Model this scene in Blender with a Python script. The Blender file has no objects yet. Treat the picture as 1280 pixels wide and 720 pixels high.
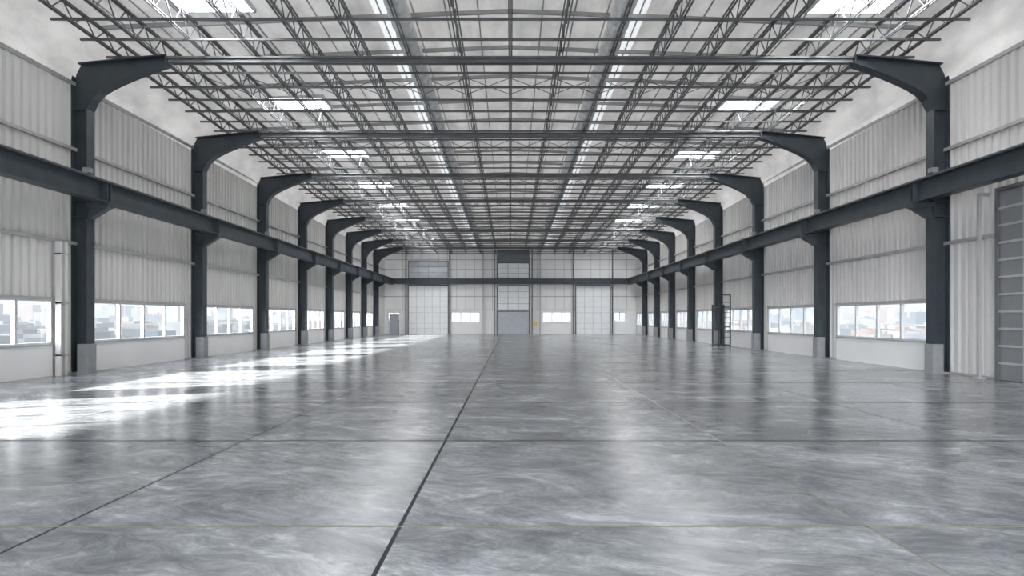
import bpy, math, random
from mathutils import Vector
random.seed(7)
scene = bpy.context.scene
scene.view_settings.view_transform = 'Standard'
scene.view_settings.exposure = 0.2
COL = scene.collection
W = 14.0
YN, YE = -8.0, 67.0
FR = [-2.0, 5.0, 12.0, 19.1, 26.3, 33.1, 39.5, 45.4, 50.9, 56.1, 61.2]

# ---------------------------------------------------------------- materials
def mat(name, color=(0.5, 0.5, 0.5), rough=0.5, metal=0.0, var=0.12, nscale=3.0, bump=0.0, bscale=20.0,
        stretch=(1, 1, 1), spec=0.5):
    m = bpy.data.materials.new(name); m.use_nodes = True
    nt = m.node_tree; b = nt.nodes["Principled BSDF"]
    tc = nt.nodes.new("ShaderNodeTexCoord"); mp = nt.nodes.new("ShaderNodeMapping")
    mp.inputs["Scale"].default_value = stretch
    nt.links.new(tc.outputs["Object"], mp.inputs["Vector"])
    n = nt.nodes.new("ShaderNodeTexNoise"); n.inputs["Scale"].default_value = nscale
    n.inputs["Detail"].default_value = 6
    nt.links.new(mp.outputs[0], n.inputs["Vector"])
    r = nt.nodes.new("ShaderNodeValToRGB")
    r.color_ramp.elements[0].position = 0.3; r.color_ramp.elements[1].position = 0.7
    r.color_ramp.elements[0].color = (*[c * (1 - var) for c in color], 1)
    r.color_ramp.elements[1].color = (*[min(1, c * (1 + var)) for c in color], 1)
    nt.links.new(n.outputs["Fac"], r.inputs["Fac"])
    nt.links.new(r.outputs["Color"], b.inputs["Base Color"])
    b.inputs["Roughness"].default_value = rough
    b.inputs["Metallic"].default_value = metal
    b.inputs["Specular IOR Level"].default_value = spec
    if bump > 0:
        n2 = nt.nodes.new("ShaderNodeTexNoise"); n2.inputs["Scale"].default_value = bscale
        n2.inputs["Detail"].default_value = 5
        nt.links.new(mp.outputs[0], n2.inputs["Vector"])
        bp = nt.nodes.new("ShaderNodeBump"); bp.inputs["Strength"].default_value = bump
        bp.inputs["Distance"].default_value = 0.1
        nt.links.new(n2.outputs["Fac"], bp.inputs["Height"])
        nt.links.new(bp.outputs[0], b.inputs["Normal"])
    return m

def haze_glow_mat(name, color, h0=0.33, h1=0.74):
    """distant outdoor surface with pale haze painted in as emission, stronger with distance"""
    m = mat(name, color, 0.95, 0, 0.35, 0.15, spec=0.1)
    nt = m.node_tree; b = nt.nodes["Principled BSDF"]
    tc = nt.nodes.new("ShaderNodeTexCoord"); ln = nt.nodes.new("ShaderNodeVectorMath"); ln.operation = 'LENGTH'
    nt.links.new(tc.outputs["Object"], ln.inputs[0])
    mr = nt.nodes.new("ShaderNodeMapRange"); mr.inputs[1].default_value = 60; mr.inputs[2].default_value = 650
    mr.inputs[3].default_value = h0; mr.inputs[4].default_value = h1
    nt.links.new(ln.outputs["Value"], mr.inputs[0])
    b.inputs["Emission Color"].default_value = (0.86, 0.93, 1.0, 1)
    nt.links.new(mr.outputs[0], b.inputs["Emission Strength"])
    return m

M_STEEL = mat("painted_dark_steel", (0.040, 0.052, 0.063), 0.45, 0.1, 0.2, 2.0)
M_TRUSS = mat("truss_steel", (0.14, 0.145, 0.152), 0.45, 0.2, 0.2, 2.0)
M_WALL = mat("ribbed_wall_metal", (0.64, 0.63, 0.62), 0.5, 0.0, 0.07, 0.8, stretch=(1, 1, 0.3))
M_PANEL = mat("smooth_wall_panel", (0.82, 0.82, 0.82), 0.45, 0.0, 0.04, 0.6)
M_GIRT = mat("girt_metal", (0.42, 0.42, 0.42), 0.45, 0.2, 0.1)
M_CEIL = mat("roof_deck_added_glow", (0.66, 0.65, 0.64), 0.5, 0.0, 0.18, 1.1, bump=0.9, bscale=2.6, stretch=(1, 0.6, 1))  # roof deck; given an added glow that helps light the hall
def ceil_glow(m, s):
    """emission added to the roof deck to brighten the hall, varied by noise"""
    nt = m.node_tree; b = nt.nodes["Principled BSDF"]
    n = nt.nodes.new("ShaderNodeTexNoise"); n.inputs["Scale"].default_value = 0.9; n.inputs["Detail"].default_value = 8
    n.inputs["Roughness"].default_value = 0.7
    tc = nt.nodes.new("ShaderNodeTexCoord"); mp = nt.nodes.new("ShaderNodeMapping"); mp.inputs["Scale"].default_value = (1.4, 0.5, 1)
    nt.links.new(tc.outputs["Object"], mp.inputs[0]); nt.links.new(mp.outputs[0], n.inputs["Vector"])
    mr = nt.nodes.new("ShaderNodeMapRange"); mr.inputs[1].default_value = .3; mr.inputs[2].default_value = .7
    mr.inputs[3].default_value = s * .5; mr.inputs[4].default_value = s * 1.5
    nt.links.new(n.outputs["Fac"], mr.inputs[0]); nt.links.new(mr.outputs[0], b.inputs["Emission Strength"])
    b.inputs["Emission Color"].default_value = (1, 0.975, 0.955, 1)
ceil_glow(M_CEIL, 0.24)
M_FRAME = mat("window_frame_aluminium", (0.62, 0.63, 0.64), 0.4, 0.2, 0.05)
M_CONC = mat("concrete_guard", (0.26, 0.27, 0.28), 0.7, 0.0, 0.12, 5)
M_DUCT = mat("foil_duct", (0.93, 0.94, 0.95), 0.25, 0.3, 0.06, 3, bump=0.8, bscale=5)
M_DOORW = mat("white_sectional_door", (0.82, 0.84, 0.86), 0.4, 0.0, 0.04)
M_DOORG = mat("grey_sectional_door", (0.40, 0.43, 0.46), 0.4, 0.1, 0.06)
M_DOORM = mat("mid_grey_roller_door", (0.20, 0.21, 0.225), 0.4, 0.1, 0.06)
M_DOORD = mat("dark_grey_door", (0.13, 0.15, 0.17), 0.45, 0.2, 0.1)
M_DARKGAP = mat("joint_dark", (0.03, 0.032, 0.035), 0.8, 0, 0.1)
M_TANGAP = mat("joint_tan", (0.25, 0.235, 0.18), 0.7, 0, 0.1)
M_YEL = mat("yellow_paint", (0.75, 0.5, 0.05), 0.5)
M_CITY = [haze_glow_mat("city_facade_%d" % i, c) for i, c in enumerate(
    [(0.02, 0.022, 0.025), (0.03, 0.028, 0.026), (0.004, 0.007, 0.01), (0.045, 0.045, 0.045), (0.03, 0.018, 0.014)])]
M_GROUND = haze_glow_mat("outside_ground", (0.03, 0.035, 0.03), 0.30, 0.76)

def glass_mat():
    m = bpy.data.materials.new("window_glass"); m.use_nodes = True
    nt = m.node_tree; nt.nodes.clear()
    o = nt.nodes.new("ShaderNodeOutputMaterial"); mx = nt.nodes.new("ShaderNodeMixShader")
    t = nt.nodes.new("ShaderNodeBsdfTransparent"); g = nt.nodes.new("ShaderNodeBsdfGlossy")
    t.inputs[0].default_value = (0.95, 0.97, 0.98, 1); g.inputs["Roughness"].default_value = 0.05
    mx.inputs[0].default_value = 0.06
    nt.links.new(t.outputs[0], mx.inputs[1]); nt.links.new(g.outputs[0], mx.inputs[2])
    nt.links.new(mx.outputs[0], o.inputs[0]); return m
M_GLASS = glass_mat()

def emis(name, c, s):
    m = bpy.data.materials.new(name); m.use_nodes = True
    b = m.node_tree.nodes["Principled BSDF"]
    b.inputs["Base Color"].default_value = (0.8, 0.8, 0.8, 1)
    b.inputs["Emission Color"].default_value = (*c, 1); b.inputs["Emission Strength"].default_value = s
    return m
M_SKYL = emis("translucent_skylight_sheet", (0.93, 0.97, 1.0), 1.2)
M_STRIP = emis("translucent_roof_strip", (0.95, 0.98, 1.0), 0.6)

def floor_mat():
    m = bpy.data.materials.new("polished_concrete"); m.use_nodes = True
    nt = m.node_tree; b = nt.nodes["Principled BSDF"]; L = nt.links.new
    tc = nt.nodes.new("ShaderNodeTexCoord")
    at = nt.nodes.new("ShaderNodeAttribute"); at.attribute_name = "slab"
    sc = nt.nodes.new("ShaderNodeVectorMath"); sc.operation = 'SCALE'; sc.inputs["Scale"].default_value = 30
    L(at.outputs["Color"], sc.inputs[0])
    ad = nt.nodes.new("ShaderNodeVectorMath"); ad.operation = 'ADD'
    L(tc.outputs["Object"], ad.inputs[0]); L(sc.outputs[0], ad.inputs[1])
    mp = nt.nodes.new("ShaderNodeMapping"); mp.inputs["Scale"].default_value = (0.8, 1.2, 1)
    mp.inputs["Rotation"].default_value = (0, 0, 0.6)
    L(ad.outputs[0], mp.inputs["Vector"])
    nw = nt.nodes.new("ShaderNodeTexNoise"); nw.inputs["Scale"].default_value = 0.6; nw.inputs["Detail"].default_value = 3
    L(mp.outputs[0], nw.inputs["Vector"])
    ws = nt.nodes.new("ShaderNodeVectorMath"); ws.operation = 'SCALE'; ws.inputs["Scale"].default_value = 1.5
    L(nw.outputs["Color"], ws.inputs[0])
    wa = nt.nodes.new("ShaderNodeVectorMath"); wa.operation = 'ADD'; L(mp.outputs[0], wa.inputs[0]); L(ws.outputs[0], wa.inputs[1])
    n1 = nt.nodes.new("ShaderNodeTexNoise"); n1.inputs["Scale"].default_value = 0.9
    n1.inputs["Detail"].default_value = 15; n1.inputs["Roughness"].default_value = 0.8
    n1.inputs["Distortion"].default_value = 0.2; L(wa.outputs[0], n1.inputs["Vector"])
    m2 = nt.nodes.new("ShaderNodeMapping"); m2.inputs["Scale"].default_value = (1.0, 4.5, 1); L(wa.outputs[0], m2.inputs["Vector"])
    n2 = nt.nodes.new("ShaderNodeTexNoise"); n2.inputs["Scale"].default_value = 1.7
    n2.inputs["Detail"].default_value = 14; n2.inputs["Roughness"].default_value = 0.85; L(m2.outputs[0], n2.inputs["Vector"])
    mx = nt.nodes.new("ShaderNodeMix"); mx.data_type = 'FLOAT'; mx.inputs[0].default_value = 0.38
    L(n1.outputs["Fac"], mx.inputs[2]); L(n2.outputs["Fac"], mx.inputs[3])
    r = nt.nodes.new("ShaderNodeValToRGB"); e = r.color_ramp.elements
    e[0].position = 0.39; e[0].color = (0.105, 0.111, 0.118, 1)
    e[1].position = 0.62; e[1].color = (0.60, 0.615, 0.63, 1)
    x = r.color_ramp.elements.new(0.47); x.color = (0.195, 0.204, 0.214, 1)
    x = r.color_ramp.elements.new(0.54); x.color = (0.325, 0.336, 0.348, 1)
    L(mx.outputs[0], r.inputs["Fac"])
    sp = nt.nodes.new("ShaderNodeSeparateColor"); L(at.outputs["Color"], sp.inputs[0])
    mr = nt.nodes.new("ShaderNodeMapRange"); mr.inputs[3].default_value = 0.88; mr.inputs[4].default_value = 1.12
    L(sp.outputs[2], mr.inputs[0])
    vm = nt.nodes.new("ShaderNodeVectorMath"); vm.operation = 'SCALE'
    L(r.outputs["Color"], vm.inputs[0]); L(mr.outputs[0], vm.inputs["Scale"])
    L(vm.outputs[0], b.inputs["Base Color"])
    rr = nt.nodes.new("ShaderNodeMapRange"); rr.inputs[1].default_value = .3; rr.inputs[2].default_value = .7
    rr.inputs[3].default_value = 0.19; rr.inputs[4].default_value = 0.27
    L(mx.outputs[0], rr.inputs[0]); L(rr.outputs[0], b.inputs["Roughness"])
    b.inputs["Specular IOR Level"].default_value = 0.6
    return m
M_FLOOR = floor_mat()

# ---------------------------------------------------------------- mesh builder
class MB:
    def __init__(s): s.v = []; s.f = []; s.m = []; s.mats = []
    def mi(s, m):
        if m not in s.mats: s.mats.append(m)
        return s.mats.index(m)
    def quad(s, pts, m):
        k = len(s.v); s.v += [tuple(p) for p in pts]; s.f.append(tuple(range(k, k + len(pts)))); s.m.append(s.mi(m))
    def box(s, x0, x1, y0, y1, z0, z1, m):
        if x0 > x1: x0, x1 = x1, x0
        k = len(s.v)
        s.v += [(x0, y0, z0), (x1, y0, z0), (x1, y1, z0), (x0, y1, z0), (x0, y0, z1), (x1, y0, z1), (x1, y1, z1), (x0, y1, z1)]
        for f in [(0, 3, 2, 1), (4, 5, 6, 7), (0, 1, 5, 4), (1, 2, 6, 5), (2, 3, 7, 6), (3, 0, 4, 7)]:
            s.f.append(tuple(k + i for i in f)); s.m.append(s.mi(m))
    def hexa(s, a, b, m):
        k = len(s.v); s.v += [tuple(p) for p in a] + [tuple(p) for p in b]
        for f in [(3, 2, 1, 0), (4, 5, 6, 7), (0, 1, 5, 4), (1, 2, 6, 5), (2, 3, 7, 6), (3, 0, 4, 7)]:
            s.f.append(tuple(k + i for i in f)); s.m.append(s.mi(m))
    def beam(s, p, q, w, h, m):
        p = Vector(p); q = Vector(q); d = (q - p).normalized()
        up = Vector((0, 0, 1)) if abs(d.z) < 0.95 else Vector((0, 1, 0))
        sd = d.cross(up).normalized() * w / 2; u = sd.cross(d).normalized() * h / 2
        s.hexa([p - sd - u, p + sd - u, p + sd + u, p - sd + u], [q - sd - u, q + sd - u, q + sd + u, q - sd + u], m)
    def obj(s, name, smooth=False, parent=None):
        me = bpy.data.meshes.new(name); me.from_pydata(s.v, [], s.f)
        for m in s.mats: me.materials.append(m)
        me.polygons.foreach_set("material_index", s.m)
        if smooth: me.polygons.foreach_set("use_smooth", [True] * len(s.f))
        me.update()
        o = bpy.data.objects.new(name, me); COL.objects.link(o)
        if parent: o.parent = parent
        return o

def drop(y): return -(max(y, 5) - 19.1) * 0.026
def zb(y): return 10.0 + drop(y)

# ---------------------------------------------------------------- floor
xs = [-14, -11.3, -7.6, -3.8, -0.93, 3.0, 6.6, 10.2, 14]
ys = [-8, -5, -2, 1.6, 5.05, 8.58, 12.5, 16.3, 20, 23.8, 27.6, 31.4, 35.2, 39, 42.8, 46.6, 50.4, 54.2, 58, 62, 67]
fl = MB(); g = 0.013; cols = []
def gyf(y): return 0.015 if y < 6 else (0.03 if y < 10 else 0.04)
for i in range(len(xs) - 1):
    for j in range(len(ys) - 1):
        ga = 0.018 if abs(xs[i] + .93) < .01 else g; gb = 0.018 if abs(xs[i + 1] + .93) < .01 else g
        a = xs[i] + (ga if i else 0); b = xs[i + 1] - (gb if i < len(xs) - 2 else 0)
        c = ys[j] + gyf(ys[j]); d = ys[j + 1] - gyf(ys[j + 1])
        fl.quad([(a, c, 0), (b, c, 0), (b, d, 0), (a, d, 0)], M_FLOOR)
        cols.append((random.random(), random.random(), random.random(), 1))
fl.quad([(-14, -8, -0.003), (14, -8, -0.003), (14, 67, -0.003), (-14, 67, -0.003)], M_DARKGAP); cols.append((0, 0, 0, 1))
def tan(x0, x1, y0, y1):
    fl.quad([(x0, y0, -0.0015), (x1, y0, -0.0015), (x1, y1, -0.0015), (x0, y1, -0.0015)], M_TANGAP); cols.append((0, 0, 0, 1))
tan(-14, 14, 5.05 - .015, 5.05 + .015); tan(3.0 - g, 3.0 + g, -8, 67)
fl.box(-14.1, 14.1, -8, 67.1, -0.5, -0.012, M_CONC); cols += [(0, 0, 0, 1)] * 6
fo = fl.obj("floor")
ca = fo.data.color_attributes.new("slab", 'FLOAT_COLOR', 'CORNER')
for p in fo.data.polygons:
    for li in p.loop_indices: ca.data[li].color = cols[p.index]

# ---------------------------------------------------------------- side walls
PITCH = 0.3
def corr(mb, side, y0, y1, z0, z1, m):
    prof = [(0.0, 0.0), (0.13, 0.0), (0.15, 0.08), (0.28, 0.08), (0.3, 0.0)]
    pts = []
    k = math.floor(y0 / PITCH)
    while k * PITCH < y1:
        for (dy, dx) in prof[:-1]:
            yy = k * PITCH + dy
            if y0 <= yy <= y1: pts.append((yy, dx))
        k += 1
    if not pts: return
    pts = [(y0, pts[0][1])] + pts + [(y1, pts[-1][1])]
    for (a, da), (b, db) in zip(pts, pts[1:]):
        if b - a < 1e-4: continue
        xa = side * (W + 0.08 - da); xb = side * (W + 0.08 - db)
        q = [(xa, a, z0), (xb, b, z0), (xb, b, z1), (xa, a, z1)]
        if side > 0: q = q[::-1]
        mb.quad(q, m)

WZ0, WZ1 = 0.97, 2.32
def bays():
    e = [YN] + FR + [YE]
    return list(zip(e, e[1:]))
win_n = 0
def window(plane, a, b, z0, z1, pos, n):
    global win_n
    win_n += 1
    mb = MB(); t = 0.06; d = 0.06
    def bx(u0, u1, z0_, z1_, dd, m):
        if plane == 'x': mb.box(pos - dd, pos + dd, u0, u1, z0_, z1_, m)
        else: mb.box(u0, u1, pos - dd, pos + dd, z0_, z1_, m)
    bx(a, b, z0, z0 + t, d, M_FRAME); bx(a, b, z1 - t, z1, d, M_FRAME)
    bx(a, a + t, z0 + t, z1 - t, d, M_FRAME); bx(b - t, b, z0 + t, z1 - t, d, M_FRAME)
    for k in range(1, n):
        c = a + (b - a) * k / n
        bx(c - 0.045, c + 0.045, z0 + t, z1 - t, d * 0.9, M_FRAME)
    if plane == 'x':
        mb.quad([(pos, a + t, z0 + t), (pos, b - t, z0 + t), (pos, b - t, z1 - t), (pos, a + t, z1 - t)], M_GLASS)
    else:
        mb.quad([(a + t, pos, z0 + t), (b - t, pos, z0 + t), (b - t, pos, z1 - t), (a + t, pos, z1 - t)], M_GLASS)
    mb.obj("window_%d" % win_n)

for side, nm in ((-1, "wall_left"), (1, "wall_right")):
    mb = MB()
    for (a, b) in bays():
        has = True
        w0, w1 = a + 0.95, b - 0.65
        if a == YN or b > 66: w0, w1 = a + 0.9, b - 0.9
        if side > 0 and abs(a - 12.0) < .1: has = False
        if side < 0 and b > 66: has = False
        if abs(a - 12) < .1 and side < 0: w1 = 18.25
        corr(mb, side, a, b, 2.36, 9.3, M_WALL)
        X = side * W
        if has:
            corr(mb, side, a, w0, 0, 2.36, M_WALL); corr(mb, side, w1, b, 0, 2.36, M_WALL)
            mb.box(X - side * 0.06, X + side * 0.07, w0 - 0.02, w1 + 0.02, 0.0, 0.93, M_PANEL)
            mb.box(X - side * 0.1, X + side * 0.07, w0 - 0.06, w1 + 0.06, 0.93, 0.97, M_GIRT)
            mb.box(X - side * 0.1, X + side * 0.07, w0 - 0.06, w1 + 0.06, 2.32, 2.40, M_GIRT)
            window('x', w0, w1, WZ0, WZ1, X, 4)
        elif side > 0:
            corr(mb, side, 17.0, b, 0, 2.36, M_WALL)
        else:
            corr(mb, side, a, b, 0, 2.36, M_WALL)
    X = side * W
    for z in (4.15, 7.15):
        mb.box(X - side * 0.10, X + side * 0.0, YN, YE, z - 0.05, z + 0.05, M_GIRT)
    mb.box(X - side * 0.05, X + side * 0.05, YN, YE, 9.2, 9.32, M_GIRT)
    mb.box(X - side * 0.03, X + side * 0.05, YN, YE, 0.0, 0.06, M_GIRT)
    mb.obj(nm)

# ---------------------------------------------------------------- back wall
P = 750 / YE
def bx_(px): return (px - 638) / P
holes = [(bx_(485), bx_(500), 1.3, 2.45), (bx_(564), bx_(600), 1.25, 2.45), (bx_(678), bx_(714), 1.25, 2.45), (bx_(767), bx_(782), 1.3, 2.45)]
mb = MB()
gx = sorted(set([-14.05, 14.05] + [h[0] for h in holes] + [h[1] for h in holes])); gz = sorted(set([0, 10.6] + [h[2] for h in holes] + [h[3] for h in holes]))
for a, b in zip(gx, gx[1:]):
    for c, d in zip(gz, gz[1:]):
        cx, cz = (a + b) / 2, (c + d) / 2
        if any(h[0] < cx < h[1] and h[2] < cz < h[3] for h in holes): continue
        mb.box(a, b, YE, YE + 0.1, c, d, M_PANEL)
for x in [i * 1.0 for i in range(-13, 14)]:
    mb.box(x - 0.02, x + 0.02, YE - 0.03, YE, 2.7, 9.8, M_GIRT)
for z in (2.7, 4.2, 7.2, 8.3):
    mb.box(-14, 14, YE - 0.05, YE, z - 0.04, z + 0.04, M_GIRT)
mb.obj("wall_back")
for h, n in zip(holes, (2, 3, 3, 2)): window('y', h[0], h[1], h[2], h[3], YE + 0.02, n)

dn = 0
def sect_door(x0, x1, z0, z1, rows, colsn, m, y=YE, seam=M_GIRT, plane='y', X=0, side=1):
    global dn
    dn += 1
    mb = MB(); hgt = (z1 - z0) / rows
    for r in range(rows):
        a = z0 + r * hgt + 0.012; b = z0 + (r + 1) * hgt - 0.012
        for c in range(colsn):
            wd = (x1 - x0) / colsn
            u = x0 + c * wd + 0.02; v = x0 + (c + 1) * wd - 0.02
            if plane == 'y': mb.box(u, v, y - 0.14, y - 0.06, a, b, m)
            else: mb.box(X - side * 0.14, X - side * 0.06, u, v, a, b, m)
    f = 0.1
    def fb(u0, u1, a, b, m_):
        if plane == 'y': mb.box(u0, u1, y - 0.2, y - 0.06, a, b, m_)
        else: mb.box(X - side * 0.2, X - side * 0.03, u0, u1, a, b, m_)
    fb(x0 - f, x0, z0, z1 + f, M_TRUSS); fb(x1, x1 + f, z0, z1 + f, M_TRUSS); fb(x0, x1, z1, z1 + f, M_TRUSS)
    if plane == 'y': mb.box(x0, x1, y - 0.08, y - 0.06, z0, z1, seam)
    else:
        mb.box(X - side * 0.07, X - side * 0.04, x0, x1, z0, z1, seam)
        for k in range(1, rows):
            zz = z0 + k * hgt
            mb.box(X - side * 0.165, X - side * 0.14, x0, x1, zz - .03, zz + .03, M_GIRT)
        c = x0 + .35
        while c < x1:
            mb.box(X - side * 0.175, X - side * 0.14, c - .03, c + .03, z0, z1, M_DOORG); c += 1.2
    return mb.obj("door_%d" % dn)
sect_door(bx_(511), bx_(560), 0.0, 5.4, 9, 5, M_DOORW)
sect_door(bx_(622), bx_(661), 0.0, 2.5, 5, 1, M_DOORG)
sect_door(bx_(720), bx_(762), 0.0, 5.4, 9, 4, M_DOORW)
sect_door(11.0, 17.0, 0.0, 5.35, 11, 2, M_DOORM, plane='x', X=14.0, side=1, seam=M_STEEL)
def transom(x0, x1, z0, z1, rows, c, m, name="transom_panel"):
    mb = MB(); 
    for r in range(rows):
        for k in range(c):
            w = (x1 - x0) / c; h = (z1 - z0) / rows
            mb.box(x0 + k * w + .02, x0 + (k + 1) * w - .02, YE - .14, YE - .06, z0 + r * h + .015, z0 + (r + 1) * h - .015, m)
    mb.box(x0 - .08, x1 + .08, YE - .08, YE - .055, z0 - .08, z1 + .08, M_TRUSS)
    mb.obj(name)
transom(bx_(511), bx_(560), 6.25, 8.1, 3, 4, M_DOORG)
transom(bx_(622), bx_(661), 2.72, 5.4, 4, 3, M_DOORW)
transom(bx_(622), bx_(661), 6.25, 7.9, 3, 3, M_DOORW)
transom(bx_(622), bx_(661), 8.0, 9.3, 2, 1, M_DOORD)
mb = MB(); a, b = -13.4, -12.5
mb.box(a, b, YE - .09, YE - .06, 0, 2.1, M_DOORG); mb.box(a - .07, a, YE - .12, YE - .06, 0, 2.17, M_TRUSS)
mb.box(b, b + .07, YE - .12, YE - .06, 0, 2.17, M_TRUSS); mb.box(a, b, YE - .12, YE - .06, 2.1, 2.17, M_TRUSS)
mb.box(b - .2, b - .08, YE - .14, YE - .09, 1.0, 1.05, M_FRAME)
mb.obj("door_5")
mb = MB()
for px in (508, 562.5, 604, 618, 665, 675, 716.5, 765):
    x = bx_(px); mb.box(x - .07, x + .07, YE - .34, YE - .2, 0, 9.5, M_TRUSS if px in (508, 562.5, 716.5, 765, 618, 665) else M_GIRT)
mb.box(-13.3, 13.3, YE - .7, YE - .42, 5.55, 5.6, M_STEEL); mb.box(-13.3, 13.3, YE - .7, YE - .42, 6.12, 6.17, M_STEEL)
mb.box(-13.3, 13.3, YE - .58, YE - .54, 5.6, 6.12, M_STEEL)
mb.box(-13.3, 13.3, YE - .42, YE - .34, 5.7, 5.9, M_STEEL)
mb.obj("end_wall_steel_framing")
mb = MB(); x = bx_(669); mb.box(x - .15, x + .15, YE - .4, YE - .35, 1.0, 1.4, M_YEL); mb.box(x - .03, x + .03, YE - .35, YE - 0.0, 1.15, 1.25, M_TRUSS); mb.obj("safety_sign")

# ---------------------------------------------------------------- portal frames
def portal(y):
    mb = MB(); d = drop(y); D = 0.36; yc = y + D / 2
    for s in (-1, 1):
        inner = [(13.50, 0.0), (13.50, 5.0), (13.50, 8.42 + d), (13.34, 8.76 + d), (13.12, 8.98 + d), (12.85, 9.15 + d), (12.5, 9.32 + d), (12.0, 9.53 + d), (11.5, 9.72 + d), (11.0, 9.88 + d)]
        outer = [(13.97, 0), (13.97, 5.0), (13.97, 8.5 + d), (13.97, 9.4 + d), (13.97, 9.86 + d), (13.4, 9.92 + d), (12.9, 9.97 + d), (12.2, 10.04 + d), (11.6, 10.1 + d), (11.0, 10.15 + d)]
        for i in range(len(inner) - 1):
            (a0, b0), (a1, b1) = inner[i], inner[i + 1]; (c0, e0), (c1, e1) = outer[i], outer[i + 1]
            w = 0.02
            mb.hexa([(s * a0, yc - w, b0), (s * c0, yc - w, e0), (s * c0, yc + w, e0), (s * a0, yc + w, b0)],
                    [(s * a1, yc - w, b1), (s * c1, yc - w, e1), (s * c1, yc + w, e1), (s * a1, yc + w, b1)], M_STEEL)
            th = 0.035
            for (p0, p1) in (((a0, b0), (a1, b1)), ((c0, e0), (c1, e1))):
                v = Vector((p1[0] - p0[0], p1[1] - p0[1]))
                if v.length < 1e-4: continue
                n = Vector((v.y, -v.x)).normalized() * th / 2
                mb.hexa([(s * (p0[0] - n.x), y, p0[1] - n.y), (s * (p0[0] + n.x), y, p0[1] + n.y), (s * (p0[0] + n.x), y + D, p0[1] + n.y), (s * (p0[0] - n.x), y + D, p0[1] - n.y)],
                        [(s * (p1[0] - n.x), y, p1[1] - n.y), (s * (p1[0] + n.x), y, p1[1] + n.y), (s * (p1[0] + n.x), y + D, p1[1] + n.y), (s * (p1[0] - n.x), y + D, p1[1] - n.y)], M_STEEL)
        for z in (5.0, 5.5, 8.42 + d):
            mb.box(s * 13.5, s * 13.97, y + .02, y + D - .02, z - .015, z + .015, M_STEEL)
        mb.box(s * 10.99, s * 11.02, y, y + D, 9.86 + d, 10.16 + d, M_STEEL)
        mb.box(s * 13.44, s * 13.78, y - .015, y + D + .015, 0.0, 0.93, M_CONC)
        mb.box(s * 13.42, s * 13.99, y - .03, y + D + .03, 0.0, 0.04, M_CONC)
        mb.hexa([(s * 13.5, y + .06, 4.95), (s * 13.42, y + .06, 4.95), (s * 13.42, y + D - .06, 4.95), (s * 13.5, y + D - .06, 4.95)],
                [(s * 13.5, y + .06, 5.30), (s * 12.85, y + .06, 5.30), (s * 12.85, y + D - .06, 5.30), (s * 13.5, y + D - .06, 5.30)], M_STEEL)
        mb.box(s * 13.5, s * 12.82, y + .02, y + D - .02, 5.30, 5.46, M_STEEL)
        mb.box(s * 13.5, s * 13.2, y + .1, y + D - .1, 5.6, 6.1, M_STEEL)
    z0, z1 = 9.93 + d, 10.12 + d
    mb.box(-11, 11, y + .08, y + D - .08, z0, z0 + .03, M_TRUSS); mb.box(-11, 11, y + .08, y + D - .08, z1 - .03, z1, M_TRUSS)
    mb.box(-11, 11, yc - .02, yc + .02, z0, z1, M_TRUSS)
    mb.obj("steel_portal_frame")
for y in FR: portal(y)

# ---------------------------------------------------------------- crane beams
for s in (-1, 1):
    mb = MB(); c = s * 13.08
    mb.box(c - .2, c + .2, YN, YE - .7, 5.46, 5.50, M_STEEL); mb.box(c - .2, c + .2, YN, YE - .7, 6.10, 6.14, M_STEEL)
    mb.box(c - .02, c + .02, YN, YE - .7, 5.5, 6.10, M_STEEL)
    mb.box(c - .035, c + .035, YN, YE - .7, 6.14, 6.22, M_TRUSS)
    for f in FR:
        mb.box(c - .19, c + .19, f + .1, f + .13, 5.5, 6.1, M_STEEL); mb.box(c - .19, c + .19, f + .25, f + .28, 5.5, 6.1, M_STEEL)
    mb.obj("crane_beam")

# ---------------------------------------------------------------- roof joists
jx = [-13.0 + 1.625 * i for i in range(17)]
def seg_range(): 
    e = [YN] + FR + [YE]; return list(zip(e, e[1:]))
def ceil_z(x, y):
    ax = abs(x); base = zb(y)
    return base + 1.35 - ax * 0.04
for x in jx:
    if abs(abs(x) - 13.0) < .1: x = math.copysign(12.6, x)
    mb = MB()
    for (a, b) in seg_range():
        ba, bb = zb(a) + .22, zb(b) + .22
        t = 0.66 - max(0, abs(x) - 11) * 0.14
        for (o, w) in ((0, .055), (t, .06)):
            for dx in (-.045, .045):
                mb.beam((x + dx, a, ba + o), (x + dx, b, bb + o), .035, w, M_TRUSS)
        n = max(4, int((b - a) / 0.85))
        for k in range(n):
            y0 = a + (b - a) * k / n; y1 = a + (b - a) * (k + .5) / n; y2 = a + (b - a) * (k + 1) / n
            z = lambda yy: ba + (bb - ba) * (yy - a) / (b - a)
            mb.beam((x, y0, z(y0)), (x, y1, z(y1) + t), .028, .028, M_TRUSS)
            mb.beam((x, y1, z(y1) + t), (x, y2, z(y2)), .028, .028, M_TRUSS)
    mb.obj("roof_joist")

mb = MB(); y = YN + .4
while y < YE - .3:
    z = zb(y) + .16
    mb.box(-13.0, 13.0, y - .03, y + .03, z - .035, z + .03, M_TRUSS)
    y += 1.17
mb.obj("bridging_bars")
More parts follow.
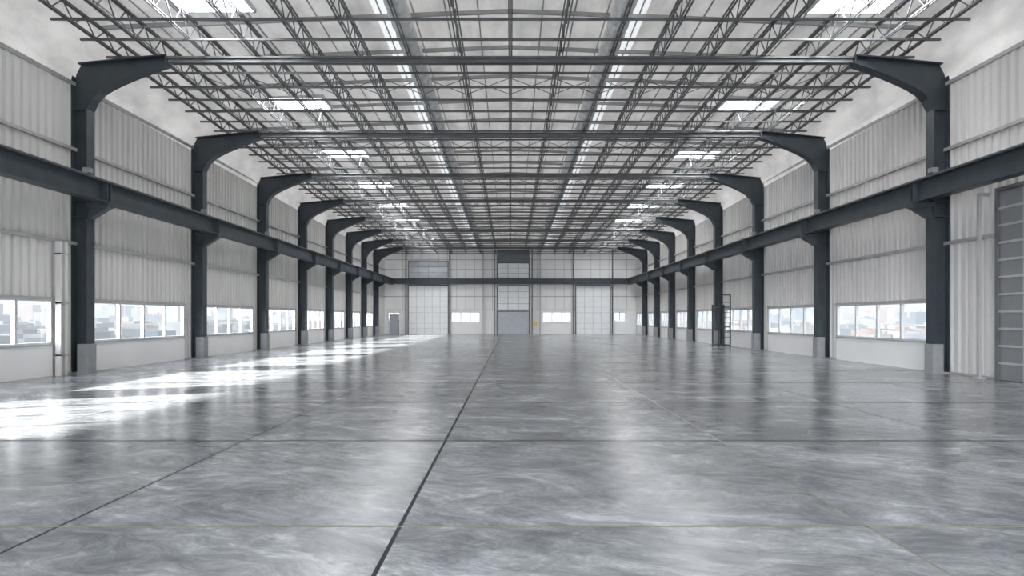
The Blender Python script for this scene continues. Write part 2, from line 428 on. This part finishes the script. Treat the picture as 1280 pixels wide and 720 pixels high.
# cross bracing between joists
mb = MB()
for f in [YN] + FR:
    for off in (3.4,):
        y = f + off
        if y > YE - 1: continue
        zl, zh = zb(y) + .24, zb(y) + .86
        for x0, x1 in zip(jx[1:-2], jx[2:-1]):
            mb.beam((x0, y, zl), (x1, y, zh), .022, .022, M_TRUSS); mb.beam((x0, y + .03, zh), (x1, y + .03, zl), .022, .022, M_TRUSS)
mb.obj("cross_bracing")
mb = MB(); y = YN + .9
while y < YE - .3:
    for s in (-1, 1):
        xa, xb = 0, s * 12.7
        mb.beam((xa, y, ceil_z(xa, y) - .07), (xb, y, ceil_z(xb, y) - .07), .07, .12, M_GIRT)
    y += 1.17 * 2
mb.obj("roof_purlins")

# ---------------------------------------------------------------- ceiling
SK = []
for s, x in ((-1, -8.8), (1, 10.0)):
    for y in (17.4, 25.2, 32.2, 38.9, 45.0, 50.5, 56.0, 61.5):
        SK.append((x, y))
ST = (-3.9, 3.9); SW = .3
mb = MB()
skx = sorted(set([-8.8 - 1.1, -8.8 + 1.1, 10 - 1.1, 10 + 1.1]))
def prof(y):
    b = zb(y); ez = 9.25 + min(0, drop(y)) * .7
    pts = [(14.0, ez), (13.93, ez + .35), (13.75, ez + .68), (13.4, b + .62), (12.9, b + .80)]
    return pts
yl = sorted(set([YN, YE] + [s_[1] - .65 for s_ in SK] + [s_[1] + .65 for s_ in SK] + [YN + i * 1.5 for i in range(1, 50)]))
def rowpts(y):
    side = prof(y)
    L_ = [(-x, y, z) for x, z in side]
    mid = [(x, y, ceil_z(x, y)) for x in (-12.0, skx[0], skx[1], -3.9 - SW, -3.9 + SW, 0, 3.9 - SW, 3.9 + SW, skx[2], skx[3], 12.0)]
    R_ = [(x, y, z) for x, z in side][::-1]
    return L_ + mid + R_
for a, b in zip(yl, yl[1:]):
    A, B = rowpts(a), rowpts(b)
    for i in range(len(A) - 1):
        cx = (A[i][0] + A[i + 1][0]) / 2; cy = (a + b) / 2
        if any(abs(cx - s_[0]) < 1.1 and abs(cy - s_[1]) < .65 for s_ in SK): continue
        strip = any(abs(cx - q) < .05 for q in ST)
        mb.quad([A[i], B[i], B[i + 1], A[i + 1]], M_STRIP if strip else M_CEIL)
x = -12.0
while x <= 12:
    for a, b in ((YN, 5.0), (5.0, YE)):
        mb.beam((x, a, ceil_z(x, a) - .0), (x, b, ceil_z(x, b) - .0), .04, .06, M_GIRT)
    x += 1.0
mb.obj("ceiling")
for (x, y) in SK:
    mb = MB(); z = ceil_z(x, y)
    mb.box(x - 1.12, x + 1.12, y - .67, y + .67, z + .1, z + .12, M_SKYL)
    for (u0, u1, v0, v1) in ((x - 1.14, x - 1.08, y - .67, y + .67), (x + 1.08, x + 1.14, y - .67, y + .67), (x - 1.14, x + 1.14, y - .69, y - .63), (x - 1.14, x + 1.14, y + .63, y + .69)):
        mb.box(u0, u1, v0, v1, z - .08, z + .12, M_FRAME)
    mb.obj("skylight")

# ---------------------------------------------------------------- ducts
for cx in (-3.25, 3.25):
    mb = MB(); N = 16; rings = []
    y = YN; k = 0
    while y <= YE - .5:
        r = .31 * (1 + (0.06 if k % 2 else -0.03)); z = zb(y) + .62
        rings.append([(cx + r * (1 + random.uniform(-.05, .05)) * math.cos(2 * math.pi * i / N), y, z + r * (1 + random.uniform(-.05, .05)) * math.sin(2 * math.pi * i / N)) for i in range(N)])
        y += .3; k += 1
    for A, B in zip(rings, rings[1:]):
        for i in range(N):
            j = (i + 1) % N; mb.quad([A[i], A[j], B[j], B[i]], M_DUCT)
    mb.obj("foil_duct")

# ---------------------------------------------------------------- small wall items
mb = MB(); 
for (x, y) in ((-13.78, 18.55),):
    mb.box(x - .06, x + .06, y - .06, y + .06, 0, 4.1, M_WALL)
    mb.box(x - .08, x + .08, y - .28, y - .2, 0, 4.1, M_WALL)
    for z in (.6, 2.2, 3.7): mb.box(-13.89, x + .08, y - .28, y + .09, z, z + .05, M_GIRT)
mb.obj("downpipe")
mb = MB(); mb.box(13.55, 13.63, 17.35, 17.43, 0, 5.3, M_GIRT); mb.box(13.55, 13.88, 17.35, 17.43, 5.3, 5.38, M_GIRT); mb.box(13.5, 13.7, 17.3, 17.5, 0, .04, M_GIRT); mb.obj("conduit_post")

mb = MB(); y0, y1 = 36.3, 37.4; xa, xb = 12.6, 13.3
for x in (xa, xb):
    for y in (y0, y1): mb.box(x - .035, x + .035, y - .035, y + .035, 0, 3.2 if y == y0 else 2.6, M_STEEL)
for z in (.1, 1.2, 2.4):
    for x in (xa, xb): mb.box(x - .03, x + .03, y0, y1, z, z + .06, M_STEEL)
    for y in (y0, y1): mb.box(xa, xb, y - .03, y + .03, z, z + .06, M_STEEL)
for i in range(1, 10): mb.box(xa, xb, y0 - .015, y0 + .015, i * .3, i * .3 + .03, M_STEEL)
mb.box(xa, xb, y0 - .03, y0 + .03, 3.14, 3.2, M_STEEL)
mb.obj("steel_access_ladder")

for s in (-1, 1):
    for f in (19.1, 26.3, 33.1):
        mb = MB(); x = s * 13.35; mb.box(x - .1, x + .1, f - .25, f - .05, 6.35, 6.5, M_CONC); mb.box(x - .03, x + .03, f - .18, f - .12, 6.2, 6.35, M_CONC)
        mb.box(min(x, s * 13.5), max(x, s * 13.5), f - .18, f - .02, 6.3, 6.34, M_STEEL); mb.obj("junction_box")

# ---------------------------------------------------------------- outside
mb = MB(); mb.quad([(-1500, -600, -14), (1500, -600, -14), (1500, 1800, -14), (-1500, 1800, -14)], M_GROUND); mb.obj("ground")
mb = MB(); mb.box(-14.3, 14.3, -8.0, 67.3, -14, -.5, M_CONC); mb.obj("podium")
mb = MB()
for s in (-1, 1):
    for i in range(2200):
        dist = 90 + 560 * random.random() ** 1.2; y = random.uniform(-80, 1300) if i % 2 else random.uniform(0, 600)
        w = random.uniform(4, 11); l = random.uniform(4, 13)
        h = random.choice([4, 5, 6, 7, 9, 10, 11, 12]) + random.uniform(0, 2)
        if dist > 250: h += random.choice([0, 0, 2, 4, 6, 14])
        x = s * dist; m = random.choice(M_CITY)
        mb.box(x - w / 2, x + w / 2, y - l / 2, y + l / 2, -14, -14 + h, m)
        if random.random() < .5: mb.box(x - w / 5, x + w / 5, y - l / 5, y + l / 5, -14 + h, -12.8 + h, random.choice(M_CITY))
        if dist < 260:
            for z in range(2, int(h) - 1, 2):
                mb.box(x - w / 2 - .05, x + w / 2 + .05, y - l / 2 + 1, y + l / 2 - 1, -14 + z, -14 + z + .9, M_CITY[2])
for i in range(220):
    x = random.uniform(-200, 200); y = random.uniform(160, 500); w = random.uniform(6, 16); h = random.uniform(6, 15)
    mb.box(x - w / 2, x + w / 2, y, y + w, -14, -14 + h, random.choice(M_CITY))
mb.obj("city_buildings")

# ---------------------------------------------------------------- light
w = bpy.data.worlds.new("World"); scene.world = w; w.use_nodes = True
nt = w.node_tree; bg = nt.nodes["Background"]
tc = nt.nodes.new("ShaderNodeTexCoord"); sp = nt.nodes.new("ShaderNodeSeparateXYZ"); rp = nt.nodes.new("ShaderNodeValToRGB")
nt.links.new(tc.outputs["Generated"], sp.inputs[0]); nt.links.new(sp.outputs[2], rp.inputs[0])
rp.color_ramp.elements[0].position = 0.0; rp.color_ramp.elements[0].color = (0.95, 0.97, 1.0, 1)
rp.color_ramp.elements[1].position = 0.6; rp.color_ramp.elements[1].color = (0.80, 0.89, 1.0, 1)
nt.links.new(rp.outputs[0], bg.inputs[0])
# hazy sky, boosted out of view on the sun's side to light the hall
dp = nt.nodes.new("ShaderNodeVectorMath"); dp.operation = 'DOT_PRODUCT'
sv = Vector((-1, -0.9, 0.3)).normalized(); dp.inputs[1].default_value = sv
nt.links.new(tc.outputs["Generated"], dp.inputs[0])
mr = nt.nodes.new("ShaderNodeMapRange"); mr.inputs[1].default_value = 0.15; mr.inputs[2].default_value = 0.9
mr.inputs[3].default_value = 1.0; mr.inputs[4].default_value = 9.0
nt.links.new(dp.outputs["Value"], mr.inputs[0]); nt.links.new(mr.outputs[0], bg.inputs[1])

def light(name, kind, loc, direction, energy, color=(1, 1, 1), size=(1, 1)):
    l = bpy.data.lights.new(name, kind); l.energy = energy; l.color = color
    if kind == 'AREA': l.shape = 'RECTANGLE'; l.size, l.size_y = size
    o = bpy.data.objects.new(name, l); COL.objects.link(o); o.location = loc
    o.rotation_euler = Vector(direction).to_track_quat('-Z', 'Y').to_euler(); return o
sun = light("sun", 'SUN', (-60, -20, 40), (1, 0.4, -0.31), 48, (1, 0.98, 0.95)); sun.data.angle = math.radians(1.5)
for (x, y) in SK:
    o = light("skylight_daylight", 'AREA', (x, y, ceil_z(x, y) + .05), (0, 0, -1), 240 if y < 40 else 380, (0.985, 0.99, 1), (2.0, 1.2))
    o.rotation_euler = (0, 0, 0)

# ---------------------------------------------------------------- camera
cam = bpy.data.cameras.new("camera"); co = bpy.data.objects.new("camera", cam); COL.objects.link(co)
co.location = (0.0, 0, 1.75); co.rotation_euler = (math.radians(90), 0, 0)
cam.sensor_width = 36; cam.lens = 750 / 1280 * 36; cam.shift_y = 38 / 1280; cam.shift_x = 2 / 1280
cam.clip_end = 4000; cam.clip_start = 0.05
scene.camera = co
